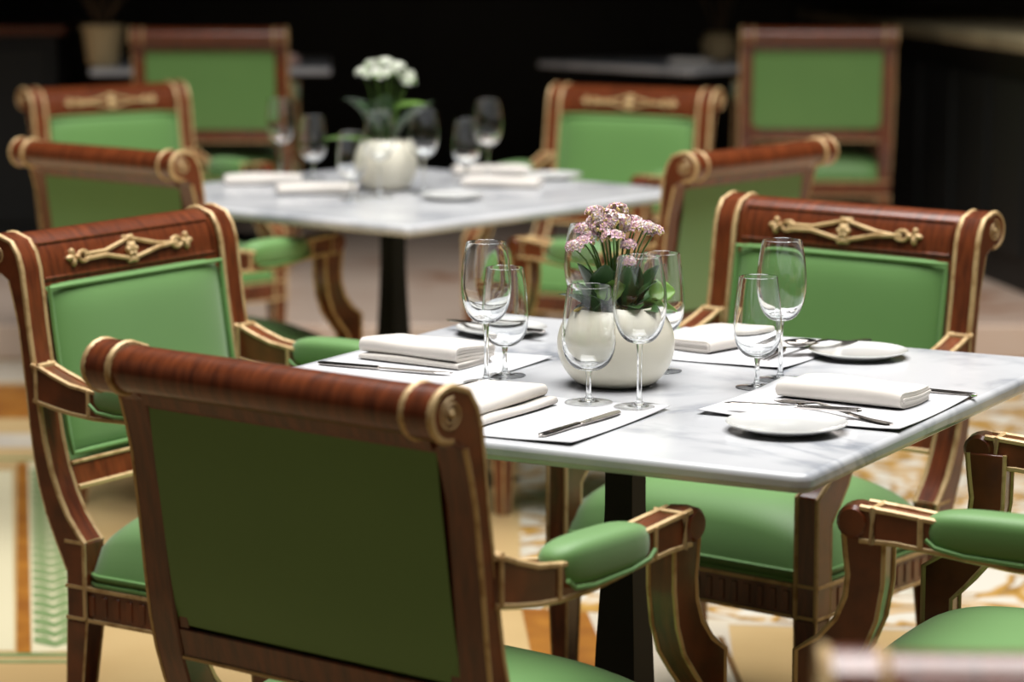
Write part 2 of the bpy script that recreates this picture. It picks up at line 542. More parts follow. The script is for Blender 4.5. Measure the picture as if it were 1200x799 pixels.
def make_chair():
    t = thing('dining_armchair', 'x', 'chair')
    W = M['wood']
    OFF = -0.3       # local y: crest plane at -0.3, so the origin lies under the seat
    P = lambda pts: [(y + OFF, z) for y, z in pts]
    # --- back stiles with gilt edges and scroll rings
    outline = FRONT + arc(SC, SR, 60, 285, 12) + REAR[::-1]
    for s in (-1, 1):
        x0, x1 = sorted((s * XO, s * (XO - SW)))
        st = obj('back_stile', MB().prism_x(P(outline), x0, x1), W, t, bevel=0.003)
        mb = MB()
        fr = P(FRONT[1:] + arc(SC, SR, 60, 275, 12))
        rr = P(REAR[1:])
        for xe in (s * XO, s * (XO - SW)):
            xi = xe - math.copysign(0.0035, xe) if xe == s * XO else xe + math.copysign(0.0035, xe)
            mb.tube([(xi, y, z) for y, z in inset(fr, .0028, 1)], 0.0052, 6)
        mb.tube([(s * (XO - .003), y, z) for y, z in inset(rr, .0022, -1)], 0.0038, 6)
        # inner flat fillets at the block
        for z in (.412, .335, .280):
            mb.box((s * (XO - SW / 2), OFF + .140, z), (SW + .003, .043, .006))
        mb.box((s * XO, OFF + .161, .345), (.005, .006, .13))
        obj('gilt_line', mb, M['gilt'], st)
        mb = MB()
        spiral = [(SC[0] + (.022 - .0036 * q / 6) * math.cos(R(80 + q * 30)), SC[1] + (.022 - .0036 * q / 6) * math.sin(R(80 + q * 30))) for q in range(28)]
        mb.tube([(s * (XO - .0002), y + OFF, z) for y, z in spiral], 0.0016, 5)
        mb.ell((s * XO, SC[0] + OFF, SC[1]), (.004, .005, .005), 10, 6)
        obj('scroll_ring', mb, M['gilt'], st)
    # --- crest rail, concave front, rolled top
    crest = [(.030, .850)] + [(.028, .870), (.0245, .888), (.019, .905), (.010, .921)] + arc(SC, SR - .004, 55, 285, 12) + [(-.004, .868), (.002, .850)]
    xi = XO - SW
    cr = obj('crest_rail', MB().prism_x(P(crest), -xi, xi), W, t)
    # moulded border of the front panel
    fy = lambda z: lerp([(.030, .850), (.028, .870), (.0245, .888), (.019, .905), (.010, .921)], z) + OFF
    mb = MB()
    for z in (.856, .919):
        mb.tube([(-xi + .012, fy(z) + .001, z), (xi - .012, fy(z) + .001, z)], .0028, 6)
    for s in (-1, 1):
        mb.tube([(s * (xi - .012), fy(z) + .001, z) for z in (.856, .872, .888, .904, .919)], .0028, 6)
    obj('moulding', mb, W, cr)
    # --- gilt lozenge ornament
    Z0 = .887

    def op(x, z, o=.004):
        return (x, fy(Z0 + z) + o, Z0 + z)
    mb = MB()
    for s in (-1, 1):
        mb.tube([op(s * .125, .003 * s), op(s * .07, .003), op(0, .020)], [.0042, .0045, .004], 6)
        mb.tube([op(s * .125, -.003 * s - .003), op(s * .07, -.004, .006), op(0, -.019)], [.0042, .0045, .004], 6)
        for q in range(12):
            pass
        ring = [op(s * .125 + .013 * math.cos(a), .009 * math.sin(a)) for a in [2 * math.pi * i / 14 for i in range(14)]]
        mb.tube(ring, .0042, 6, closed=True)
        # trefoil bud
        for a, l in ((0, .022), (52, .018), (-52, .018)):
            ca, sa = math.cos(R(a)), math.sin(R(a))
            c = op(s * (.146 + ca * l * .55), sa * l * .6, .003)
            mb.ell(c, (.0105 * max(ca, .62), .006, .006 + .004 * abs(sa)), 8, 6)
        mb.ell(op(s * .142, 0, .004), (.006, .007, .006), 8, 6)
    mb.ell(op(0, 0, .003), (.013, .008, .0135), 12, 8)
    for q in range(6):
        a = q * math.pi / 3
        mb.ell(op(.010 * math.cos(a), .010 * math.sin(a), .005), (.0055, .006, .0055), 8, 5)
    for z in (.020, -.020):
        mb.ell(op(0, z, .003), (.012, .006, .0065), 10, 6)
        mb.ell(op(-.009, z * 1.1, .003), (.006, .005, .005), 8, 5)
        mb.ell(op(.009, z * 1.1, .003), (.006, .005, .005), 8, 5)
    obj('gilt_ornament', mb, M['gilt'], cr)
    # --- padded back: frame rail below, cushion, plain rear panel
    zb, zt = .540, .850
    lr = obj('lower_back_rail', MB().prism_x(P([(.105, .493), (.092, .536), (.056, .536), (.066, .493)]), -xi, xi), W, t, bevel=.003)
    mb = MB()
    mb.tube([(-xi, OFF + .107, .4945), (xi, OFF + .107, .4945)], .005, 6)
    mb.tube([(-xi, OFF + .093, .535), (xi, OFF + .093, .535)], .0035, 6)
    mb.tube([(-xi, OFF + .066, .494), (xi, OFF + .066, .494)], .0035, 6)
    obj('gilt_line', mb, M['gilt'], lr)

    def back_front(u, v):
        x = (-1 + 2 * u) * xi
        z = zb + (zt - zb) * v
        e = max(0, (1 - abs(2 * u - 1) ** 5)) * max(0, (1 - abs(2 * v - 1) ** 5))
        return (x, lerp(FRONT, z) + OFF - .014 + .026 * e ** .6, z)
    mb = MB().grid(back_front, 22, 18)
    n0 = len(mb.v)
    mb.grid(lambda u, v: ((-1 + 2 * u) * xi, lerp(FRONT, zb + (zt - zb) * v) + OFF - .030, zb + (zt - zb) * v), 1, 10)
    bc = obj('back_cushion', mb, M['fabric'], t, angle=60)
    border = []
    ins = .010
    for u in [i / 10 for i in range(11)]: border.append((-xi + ins + u * 2 * (xi - ins), zb + ins))
    for v in [i / 8 for i in range(1, 9)]: border.append((xi - ins, zb + ins + v * (zt - zb - 2 * ins)))
    for u in [i / 10 for i in range(1, 11)]: border.append((xi - ins - u * 2 * (xi - ins), zt - ins))
    for v in [i / 8 for i in range(1, 8)]: border.append((-xi + ins, zt - ins - v * (zt - zb - 2 * ins)))
    mb = MB().tube([(x, lerp(FRONT, z) + OFF + .002, z) for x, z in border], .0045, 8, closed=True)
    obj('piping', mb, M['piping'], bc)
    # rear: wooden inner frame and recessed cloth
    mb = MB()
    bk = lambda z: lerp(REAR, z) + OFF
    for s in (-1, 1):
        a, b = sorted((s * xi, s * (xi - .018)))
        pts = [(bk(z) + .004, z) for z in (.53, .60, .70, .78, .85)]
        mb.prism_x(pts + [(y + .018, z) for y, z in pts[::-1]], a, b)
    pts = [(bk(z) + .003, z) for z in (.818, .835, .857)]
    mb.prism_x(pts + [(y + .02, z) for y, z in pts[::-1]], -xi, xi)
    obj('rear_frame', mb, W, t, bevel=.002)

    def back_rear(u, v):
        x = (-1 + 2 * u) * (xi - .010)
        z = .53 + (.828 - .53) * v
        e = (1 - abs(2 * u - 1) ** 4) * (1 - abs(2 * v - 1) ** 4)
        return (x, bk(z) + .024 - .008 * max(e, 0) ** .7, z)
    obj('rear_panel', MB().grid(back_rear, 16, 12), M['fabric'], t, angle=60)
    # --- seat: rails with flutes, cushion, piping
    yf, yr = OFF + .556, OFF + .12
    for nm, c, s in (('front', (0, yf - .014, 0), (2 * xi, .026)), ('rear', (0, yr + .018, 0), (2 * xi, .026)),
                     ('l', (-XO + .021, (yf + yr) / 2, 0), (.030, yf - yr - .075)), ('r', (XO - .021, (yf + yr) / 2, 0), (.030, yf - yr - .075))):
        z = (ZR0 + ZR1) / 2
        rail = obj('seat_rail', MB().box((c[0], c[1], z), (s[0], s[1], ZR1 - ZR0)), W, t, bevel=.002)
        mb, fl = MB(), MB()
        lng = max(s)
        along_x = s[0] > s[1]
        sg = 1 if (nm == 'front' or nm == 'r') else -1
        for zz in (ZR0 + .003, ZR1 - .002):
            if along_x:
                mb.box((c[0], c[1] + sg * .013, zz), (s[0], .006, .006))
            else:
                mb.box((c[0] + sg * .0155, c[1], zz), (.006, s[1], .006))
        n = int(lng / .026)
        for q in range(n):
            o = (q + .5) / n * lng - lng / 2
            if along_x:
                fl.box((c[0] + o, c[1] + sg * .0135, z), (.013, .004, .036))
            else:
                fl.box((c[0] + sg * .0155, c[1] + o, z), (.004, .013, .036))
        obj('gilt_line', mb, M['gilt'], rail)
        tag(obj('flutes', fl, W, rail, bevel=.0015, seg=1))
    sy0, sy1 = yr + .008, yf - .004

    def seat_xy(u, v):
        y = sy0 + (sy1 - sy0) * v
        w = XO - .010
        # cut round the stile and support feet
        cut = .034 * max(0, 1 - v / .12) + .030 * max(0, 1 - (1 - v) / .12)
        return (-1 + 2 * u) * (w - cut), y

    def seat_top(u, v):
        x, y = seat_xy(u, v)
        e = max(0, 1 - abs(2 * u - 1) ** 3.2) * max(0, 1 - abs(2 * v - 1) ** 3.2)
        return (x, y, .356 + .116 * max(e, 0) ** .46)
    mb = MB().grid(seat_top, 24, 24)
    per = [seat_xy(i / 24, 0) for i in range(25)] + [seat_xy(1, i / 24) for i in range(1, 25)] + [seat_xy(1 - i / 24, 1) for i in range(1, 25)] + [seat_xy(0, 1 - i / 24) for i in range(1, 24)]
    n = len(per)
    mb.add([(x, y, .356) for x, y in per] + [(x, y, .336) for x, y in per], [(i, (i + 1) % n, n + (i + 1) % n, n + i) for i in range(n)] + [tuple(range(n, 2 * n))])
    sc_ = obj('seat_cushion', mb, M['fabric'], t, angle=60)
    mb = MB()
    for zz in (.341, .355):
        mb.tube([(x * 1.004, y, zz) for x, y in per], .0046, 6, closed=True)
    obj('piping', mb, M['piping'], sc_)
    # --- arms
    AW = .042
    sup_f = [(.494, .668), (.490, .63), (.486, .60), (.489, .570), (.502, .538), (.526, .510), (.558, .488), (.558, ZR0)]
    sup_r = [(.514, ZR0), (.514, .440), (.490, .466), (.462, .500), (.446, .540), (.438, .590), (.437, .668)]
    top = [(.055, .708), (.075, .704), (.10, .694), (.14, .681), (.19, .674), (.26, .673), (.34, .680), (.42, .688), (.47, .692)]
    bot = [(.470, .648), (.42, .648), (.34, .640), (.26, .631), (.19, .630), (.14, .634), (.10, .640), (.058, .648)]
    for s in (-1, 1):
        a, b = sorted((s * (XO + .003), s * (XO + .003 - AW)))
        xc = (a + b) / 2
        ar = obj('armrest', MB().prism_x(P(top + arc((.474, .670), .022, 80, -80, 8) + bot), a, b), W, t, bevel=.004)
        mb = MB()
        for xe in (a + .002, b - .002):
            mb.tube([(xe, y + OFF, z) for y, z in top], .0046, 6)
            mb.tube([(xe, y + OFF, z) for y, z in bot], .0046, 6)
        for yy, z0, z1 in ((.066, .645, .706), (.182, .631, .676), (.386, .645, .686)):
            for xe in (a, b):
                mb.tube([(xe, yy + OFF, z0), (xe, yy + OFF, z1)], .0045, 6)
        mb.tube([(a, OFF + .07, .707), (b, OFF + .07, .707)], .005, 6)
        # collar at the scroll end
        cp = [(a - .002, .648), (a - .002, .691), (b + .002, .691), (b + .002, .648)]
        mb.tube([(x, OFF + .452, z) for x, z in cp], .0055, 6, closed=True)
        obj('gilt_line', mb, M['gilt'], ar)
        kn = MB().lathe([(0, -.024), (.018, -.024), (.023, -.019), (.025, 0), (.023, .019), (.018, .024), (0, .024)], 18)
        kn.v = [(xc + z, OFF + .480 + y, .672 + x) for x, y, z in kn.v]
        obj('scroll_end', kn, W, ar)
        pad = MB()
        pad.ell((xc, OFF + .284, .668), (AW / 2 + .010, .102, .031), 22, 14, p=.62)
        pad.v = [(x, y, z + .0) for x, y, z in pad.v]
        pd = obj('arm_pad', pad, M['fabric'], ar, angle=80)
        mb = MB()
        for xe in (a - .0075, b + .0075):
            us = [(.190, .655), (.206, .643), (.245, .639), (.325, .643), (.364, .650), (.377, .660)]
            mb.tube([(xe, y + OFF, z) for y, z in us], .0032, 6)
        obj('piping', mb, M['piping'], pd)
        a, b = sorted((s * XO, s * (XO - .045)))
        su = obj('arm_support', MB().prism_x(P(sup_f + sup_r), a, b), W, t, bevel=.003)
        mb = MB()
        for xe in (a + .002, b - .002):
            mb.tube([(xe, y + OFF, z) for y, z in sup_f], .0046, 6)
            mb.tube([(xe, y + OFF, z) for y, z in sup_r], .0036, 6)
        for z in (.335, .280):
            mb.box(((a + b) / 2, OFF + .537, z), (.048, .045, .006))
        mb.box(((a + b) / 2, OFF + .4935, .652), (.045, .006, .006))
        obj('gilt_line', mb, M['gilt'], su)
        # --- legs
        lf = obj('leg', MB().frustum((s * .262, OFF + .540, 0), (.026, .026), (s * .2665, OFF + .536, ZR0), (.044, .044)), W, t, bevel=.002)
        lb = obj('leg', MB().frustum((s * .266, OFF + .112, 0), (.026, .026), (s * .265, OFF + .140, ZR0), (.049, .042)), W, t, bevel=.002)
        for l, y0, y1, xa, xb in ((lf, .540, .536, .262, .2665), (lb, .112, .140, .266, .265)):
            mb = MB()
            for e1 in (-1, 1):
                for e2 in (-1, 1):
                    mb.tube([(s * xa + e1 * .0125, OFF + y0 + e2 * .0125, .002), (s * xb + e1 * .0215, OFF + y1 + e2 * .0205, ZR0)], .0028, 5)
            obj('gilt_line', mb, M['gilt'], l)
    for p in children(t):
        for q in [p] + children(p) + [w for c in children(p) for w in children(c)]:
            if q.type == 'MESH' and not q.data.get('low'):
                q.data['low'] = 1
                for vtx in q.data.vertices:
                    if vtx.co.z > .715:
                        vtx.co.z = .715 + (vtx.co.z - .715) * .93
    return t


chair0 = make_chair()
CH_GROUP = 'green upholstered armchairs of the restaurant'
used = [False]


def place_chair(cx, cyy, deg, label, z=0.0):
    """(cx, cyy): centre of the crest rail; deg: turn about z, 0 = facing +y"""
    a = R(deg)
    c = dup(chair0) if used[0] else chair0
    used[0] = True
    fw = Vector((-math.sin(a), math.cos(a)))
    c.location = (cx + fw.x * .3, cyy + fw.y * .3, z)
    c.rotation_euler = (0, 0, a)
    tag(c, label, 'chair', CH_GROUP)
    return c


for c in (chair0,):
    for p in children(c):
        KIDS_OF(p)
    KIDS_OF(c)
place_chair(-.285, 3.30, -38, 'armchair seen from behind at the near edge of the pink flower table')
place_chair(-.70, 4.83, -123, 'armchair with gilt lozenge crest at the left edge of the pink flower table')
place_chair(.64, 5.11, 141.1, 'armchair facing us across the pink flower table with a bread plate before it')
place_chair(1.009, 3.56, 63, 'armchair at the right edge of the pink flower table, only arm and seat shown')
place_chair(.518, 1.94, 178, 'blurred armchair in the bottom right corner, only its crest rail shown')
place_chair(-.955, 6.42, -41, 'armchair seen from behind at the near left of the white flower table')
place_chair(-1.28, 8.64, -140, 'armchair with gilt crest at the far left of the white flower table')
place_chair(.38, 8.58, 150.3, 'armchair facing us behind the white flower table at its right')
place_chair(.56, 6.42, 50, 'armchair with steeply slanting crest drawn up to the right of the white flower table')
place_chair(-1.12, 10.15, 0, 'dark armchair seen from behind in front of the clay pot', .119)
place_chair(1.14, 10.2, -2, 'dark armchair seen from behind before the brown stone counter', .119)


# ------------------------------------------------------------------ tables
def make_table(label, cx, cyy, deg, w, z0=0.0, h=.755):
    t = thing('dining_table', label, 'table', (cx, cyy, z0), R(deg), 'marble topped tables')
    s = w / 2
    rr = .022
    poly = []
    for (px, py, a0) in ((s - rr, -s + rr, -90), (s - rr, s - rr, 0), (-s + rr, s - rr, 90), (-s + rr, -s + rr, 180)):
        for i in range(6):
            a = R(a0 + i * 18)
            poly.append((px + rr * math.cos(a), py + rr * math.sin(a)))
    obj('tabletop', MB().prism_z(poly, h - .026, h), M['marble'], t, bevel=.009, seg=4)
    rings = ((.03, .085), (.18, .077), (.34, .066), (.46, .054), (.56, .047), (h - .034, .046))
    vs, fs = [], []
    for z, w_ in rings:
        vs += [(a * w_ / 2, b * w_ / 2, z) for a, b in ((-1, -1), (1, -1), (1, 1), (-1, 1))]
    for i in range(len(rings) - 1):
        fs += [(i * 4 + k, i * 4 + (k + 1) % 4, i * 4 + 4 + (k + 1) % 4, i * 4 + 4 + k) for k in range(4)]
    fs += [(3, 2, 1, 0), tuple(len(vs) - 4 + k for k in range(4))]
    mb = MB().add(vs, fs)
    obj('pedestal', mb, M['iron'], t)
    obj('mounting_plate', MB().box((0, 0, h - .0305), (.36, .36, .008)), M['iron'], t, bevel=.002)
    obj('base', MB().frustum((0, 0, 0), (.50, .50), (0, 0, .032), (.12, .12)), M['iron'], t, bevel=.006)
    return t


TA = (.175, 4.127, -29.2)
TB = (-.306, 6.975, 50)
make_table('white marble table in front bearing the pink flowers and four place settings', *TA, 1.05)
make_table('white marble table behind bearing the white flowers', *TB, 1.10)
make_table('small pale marble table bearing the clay pot behind the far left chair', -1.22, 11.25, 4, .95, .119, .735)
make_table('pale marble table in the dark behind the armchair facing us at upper right', .70, 11.35, -45, .85, .119, .735)
ZT = .7556


def at(tab, lx, ly):
    a = R(tab[2])
    return (tab[0] + lx * math.cos(a) - ly * math.sin(a), tab[1] + lx * math.sin(a) + ly * math.cos(a))


# ------------------------------------------------------------------ wine glasses
def glass_mesh(H, hs, rmax, zmax, rrim, rf):
    """H height, hs stem height, rmax at zmax, rim radius, foot radius"""
    cone = lambda q: .0024 * (1 - q) / .7           # foot: a thin shell of even thickness
    outer = [(0, .0024)] + [(rf * q, cone(q)) for q in (.3, .5, .7, .9, .985)] + [(rf, .0007)] + [(rf * q, cone(q) + .0012) for q in (.985, .9, .7, .5, .3)]
    outer += [(.0062, .0066), (.0044, .011), (.0036, .018 if hs < .06 else .024), (.0034, hs * .80), (.0042, hs - .006)]
    # bowl from stem to rim: outer
    bo = []
    N = 12
    for i in range(N + 1):
        t = i / N
        a = math.pi / 2 * t
        bo.append((.0050 + (rmax - .0050) * math.sin(a) ** .86, hs + (zmax - hs) * (1 - math.cos(a) ** 1.0)))
    for i in range(1, 9):
        t = i / 8
        bo.append((rmax - (rmax - rrim) * t ** 1.75, zmax + (H - zmax) * t))
    th = .0011
    inner = []
    for i, (r, z) in enumerate(bo[::-1]):
        if r > .012:
            inner.append((r - th, z if i == 0 else max(z, 0) + (.0004 if z > zmax else .0012 + .003 * (1 - min(1, (z - hs) / (zmax - hs))))))
    inner.append((0, hs + .0075))
    prof = outer + bo + [(rrim - th * .5, H + .0003)] + inner
    return MB().lathe(prof, 40).mesh('wine_glass', M['glass'], True, 38)


G_T = glass_mesh(.216, .092, .0385, .150, .0300, .0365)
G_S = glass_mesh(.169, .046, .0365, .090, .0290, .0325)
G_R = glass_mesh(.172, .048, .0395, .093, .0320, .0355)
G_M = glass_mesh(.186, .060, .0375, .106, .0290, .034)


def glass(me, x, y, label, s=1.0, z=ZT):
    o = link('wine_glass', me)
    o.location = (x, y, z)
    o.scale = (s, s, s)
    return tag(o, label, 'wine glass', 'wine glasses on the marble tables')


glass(G_T, -.039, 4.095, 'tall empty wine glass behind the crest of the near armchair', 1.0, ZT + .0018)
glass(G_S, -.011, 4.172, 'short wine glass just behind the tall one at the left napkin')
glass(G_R, .112, 3.927, 'short round wine glass in front of the cream vase at its left', 1.0, ZT + .0018)
glass(G_T, .184, 3.888, 'tall wine glass in front of the cream vase at its right', 1.02, ZT + .0018)
glass(G_S, .370, 4.065, 'short wine glass between the vase and the right hand folded napkin')
glass(G_T, .412, 4.135, 'tall wine glass before the backrest of the armchair facing us')
glass(G_T, .122, 4.345, 'tall wine glass behind the pink flowers at their left', 1.0)
glass(G_M, .232, 4.215, 'wine glass half hidden behind the right side of the cream vase')
TBG = [(G_T, -.62, 7.32, 'tall wine glass at the far left of the white flowers'),
       (G_S, -.535, 7.32, 'short wine glass beside the tall one left of the white flowers'),
       (G_S, -.40, 6.80, 'short wine glass before the white flower pot at its left'),
       (G_T, -.333, 6.86, 'tall wine glass straight before the white flower pot'),
       (G_T, -.225, 6.94, 'tall wine glass at the right side of the white flower pot'),
       (G_S, -.120, 7.20, 'short wine glass in the pair right of the white flowers'),
       (G_T, -.064, 7.27, 'tall wine glass in the pair right of the white flowers')]
for a_ in TBG:
    glass(*a_)


# ------------------------------------------------------------------ napkins and placemats
def napkin_mesh(w, d, H, n=2, seed=0):
    """n doubled layers folded round one another: the fold faces local -y, the open ends +y; H total height"""
    rnd = random.Random(seed)
    t = H / (2 * n) * .86
    step = H / (2 * n)
    NX = 12
    mb = MB()
    for q in range(n):
        zb, zt = step * (q + .5), H - step * (q + .5)
        r = (zt - zb) / 2
        f = -d / 2 + q * step * .6
        e = d / 2 - rnd.uniform(0, .007)
        e2 = d / 2 - rnd.uniform(0, .007)
        path = [(e + (f + r - e) * i / 7, zb) for i in range(8)]
        path += [(f + r - r * math.sin(R(a)), (zb + zt) / 2 - r * math.cos(R(a))) for a in (30, 60, 90, 120, 150)]
        path += [(f + r + (e2 - f - r) * i / 7, zt) for i in range(8)]
        m = len(path)
        L, Rr = [], []
        for i in range(m):
            p0, p1 = path[max(i - 1, 0)], path[min(i + 1, m - 1)]
            dx, dz = p1[0] - p0[0], p1[1] - p0[1]
            l = math.hypot(dx, dz) or 1
            L.append((path[i][0] - dz / l * t / 2, path[i][1] + dx / l * t / 2))
            Rr.append((path[i][0] + dz / l * t / 2, path[i][1] - dx / l * t / 2))
        poly = L + Rr[::-1]
        k2 = len(poly)
        ox = rnd.uniform(-.003, .003)
        vs, fs = [], []
        for k in range(NX + 1):
            u = k / NX
            x = -w / 2 + w * u
            for (y, z) in poly:
                fz = z / H
                ed = 1 - (2 * u - 1) ** 8
                back = max(0, (y + d / 2) / d)
                zz = z * (1 - .16 * back * fz) * (.93 + .10 * ed) + .0012 * fz * math.sin(x * 34 + y * 22 + seed)
                vs.append((x + ox + .003 * math.sin(y * 45 + seed) * (1 - ed), y + .0022 * math.sin(x * 27 + seed * 2) * (.4 + fz), max(zz, .0002)))
        for k in range(NX):
            for i in range(k2):
                j = (i + 1) % k2
                fs.append((k * k2 + i, k * k2 + j, (k + 1) * k2 + j, (k + 1) * k2 + i))
        for i in range(m - 1):
            fs.append((i, i + 1, k2 - 2 - i, k2 - 1 - i))
            o = NX * k2
            fs.append((o + k2 - 1 - i, o + k2 - 2 - i, o + i + 1, o + i))
        mb.add(vs, fs)
    return mb.mesh('napkin', M['linen'], True, 50)


def napkin(x, y, deg, label, w, d, H, n, seed, z=ZT, top=None):
    o = link('napkin', napkin_mesh(w, d, H, n, seed))
    o.location = (x, y, z)
    o.rotation_euler = (0, 0, R(deg))
    if top:                                  # upper bundle of the same cloth, folded thicker
        w2, d2, H2, n2, ox, oy, rz = top
        u = link('upper_fold', napkin_mesh(w2, d2, H2, n2, seed + 9), o)
        u.location = (ox, oy, H * .90)
        u.rotation_euler = (0, 0, R(rz))
    return tag(o, label, 'napkin', 'folded cream linen napkins')


def placemat(x, y, deg, label, w, d, z=ZT, curl=.004, seed=0):
    rnd = random.Random(seed)
    ph = rnd.uniform(0, 6)

    def fn(u, v):
        X, Y = (u - .5) * w, (v - .5) * d
        e = max(abs(2 * u - 1), abs(2 * v - 1))
        c = curl * max(0, (abs(2 * u - 1) * abs(2 * v - 1)) ** 2) + .0012 * max(0, math.sin(u * 9 + ph)) * max(0, e - .85) * 4
        return (X, Y, .0012 + c)
    mb = MB().grid(fn, 20, 16)
    o = obj('placemat', mb, M['paper'], None, angle=70)
    so = o.modifiers.new('solid', 'SOLIDIFY')
    so.thickness = .0008
    o.location = (x, y, z)
    o.rotation_euler = (0, 0, R(deg))
    return tag(o, label, 'placemat', 'white paper placemats')


ta = TA[2]
placemat(*at(TA, -.345, -.045), ta + 0, 'white placemat under the left napkin and a knife', .300, .340, curl=.003, seed=1)
placemat(*at(TA, .000, -.345), ta + 1, 'white placemat under the napkin behind the near armchair', .335, .315, curl=.003, seed=2)
placemat(*at(TA, .365, -.035), ta + 1, 'white placemat under the right napkin and fork', .305, .325, curl=.004, seed=3)
placemat(*at(TA, .015, .355), ta, 'white placemat under the napkin behind the vase', .315, .30, curl=.003, seed=4)
napkin(*at(TA, -.358, .000), ta - 6, 'cream napkin in two thick folds beside the left knife', .195, .100, .010, 2, 3, top=(.194, .100, .024, 2, -.004, .006, -1), z=ZT + .0034)
napkin(*at(TA, -.050, -.350), ta + 88, 'cream napkin beside the knife at the near place, partly behind the chair', .205, .118, .011, 2, 5, top=(.20, .112, .021, 2, .004, .012, 2), z=ZT + .0034)
napkin(*at(TA, .372, .010), ta - 3, 'cream napkin showing open layered folds at its right end', .200, .105, .027, 3, 8, z=ZT + .0034)
napkin(*at(TA, -.030, .385), ta + 78, 'cream napkin lying right of the vase before the facing armchair', .20, .13, .020, 3, 12, z=ZT + .0034)
tb = TB[2]
for i, (lx, y_, dg, lb) in enumerate(((-.66, 7.20, 10, 'cream napkin at the far left corner of the white flower table'),
                                    (-.50, 6.95, 8, 'cream napkin at the near left of the white flower pot'),
                                    (-.02, 7.12, -12, 'cream napkin right of the white flower pot, near its plate'),
                                    (-.06, 7.45, 5, 'cream napkin behind the right pair of glasses on the white flower table'))):
    napkin(lx, y_, dg, lb, .20, .11, .026, 2, 20 + i)


# ------------------------------------------------------------------ plates
def plate_mesh(r):
    prof = [(0, .003), (r * .56, .003), (r * .60, .0015), (r * .63, .0), (r * .66, .0012), (r * .80, .0052), (r * .985, .0108), (r, .0118), (r * .99, .0130), (r * .82, .0080), (r * .68, .0062), (r * .60, .0056), (0, .0052)]
    return MB().lathe(prof, 48).mesh('side_plate', M['china'], True, 50)


PL = plate_mesh(.080)


def plate(x, y, label, s=1.0):
    o = link('side_plate', PL)
    o.location = (x, y, ZT + .0002)
    o.scale = (s, s, s)
    return tag(o, label, 'plate', 'white side plates')


plate(*at(TA, -.399, .318), 'white side plate at the far left behind the two left glasses', .98)
plate(*at(TA, .378, -.255), 'white side plate with a knife laid over it, nearest to us', 1.06)
plate(*at(TA, .225, .385), 'white side plate with a spoon on its rim before the facing armchair', 1.0)
plate(-.150, 6.80, 'white side plate in front on the white flower table')
plate(.110, 7.33, 'white side plate at the right end of the white flower table')


# ------------------------------------------------------------------ cutlery
def knife(x, y, deg, label, z, L=.215, tilt=0.0):
    t = thing('table_knife', label, 'knife', (x, y, z), R(deg), 'steel table knives')
    t.rotation_euler = (0, R(tilt), R(deg))
    hl = L * .46
    up = [(-L / 2, .0), (-L / 2 + .006, .0068), (-L / 2 + .03, .0072), (-L / 2 + hl - .02, .0052), (-L / 2 + hl - .006, .0050), (-L / 2 + hl, .0058)]
    mb = MB()
    secs = []
    for px, wd in up:
        secs.append((px, max(wd, .0015)))
    n = 10
    vs, fs = [], []
    for px, wd in secs:
        for k in range(n):
            a = 2 * math.pi * k / n
            vs.append((px, wd * math.cos(a), .0035 + .0032 * math.sin(a) * (.6 if px == -L / 2 else 1)))
    for i in range(len(secs) - 1):
        for k in range(n):
            fs.append((i * n + k, i * n + (k + 1) % n, (i + 1) * n + (k + 1) % n, (i + 1) * n + k))
    fs.append(tuple(range(n)))
    fs.append(tuple((len(secs) - 1) * n + k for k in range(n)))
    mb.add(vs, fs)
    obj('handle', mb, M['steel'], t)
    x0 = -L / 2 + hl - .001
    bl_ = [(x0, -.0035), (x0 + .008, -.0072), (x0 + .05, -.0092), (L / 2 - .03, -.0098), (L / 2 - .010, -.0065), (L / 2, .0035), (L / 2 - .012, .0062), (x0 + .05, .0066), (x0 + .008, .0050), (x0, .0035)]
    obj('blade', MB().prism_z(bl_, .0025, .0042), M['steel'], t, bevel=.0006, seg=1)
    return t


def outline_solid(pts_w, zf, th):
    """a flat utensil: list of (x, half width), curved by zf(x)"""
    vs, fs = [], []
    for px, w in pts_w:
        z = zf(px)
        vs += [(px, -w, z), (px, w, z), (px, w * .8, z + th), (px, -w * .8, z + th)]
    for i in range(len(pts_w) - 1):
        a, b = i * 4, i * 4 + 4
        for k in range(4):
            fs.append((a + k, a + (k + 1) % 4, b + (k + 1) % 4, b + k))
    fs.append((3, 2, 1, 0))
    e = (len(pts_w) - 1) * 4
    fs.append((e, e + 1, e + 2, e + 3))
    return vs, fs


def fork(x, y, deg, label, z, L=.205):
    t = thing('table_fork', label, 'fork', (x, y, z), R(deg), 'steel table forks')
    zf = lambda px: .0008 + .010 * max(0, 1 - abs((px - .02) / .075)) ** 1.2
    h = [(-L / 2, .004), (-L / 2 + .004, .0085), (-L / 2 + .02, .0098), (-L / 2 + .05, .0070), (-L / 2 + .09, .0042), (L / 2 - .085, .0036), (L / 2 - .074, .006), (L / 2 - .066, .0115), (L / 2 - .056, .0125), (L / 2 - .05, .0125)]
    obj('handle', MB().add(*outline_solid(h, zf, .0022)), M['steel'], t)
    for k in range(4):
        yy = -.0108 + k * .0072
        vs, fs = outline_solid([(L / 2 - .051, .0020), (L / 2 - .02, .0017), (L / 2 - .003, .0011), (L / 2, .0006)], zf, .0018)
        obj('tine', MB().add([(a, b + yy, c) for a, b, c in vs], fs), M['steel'], t)
    return t


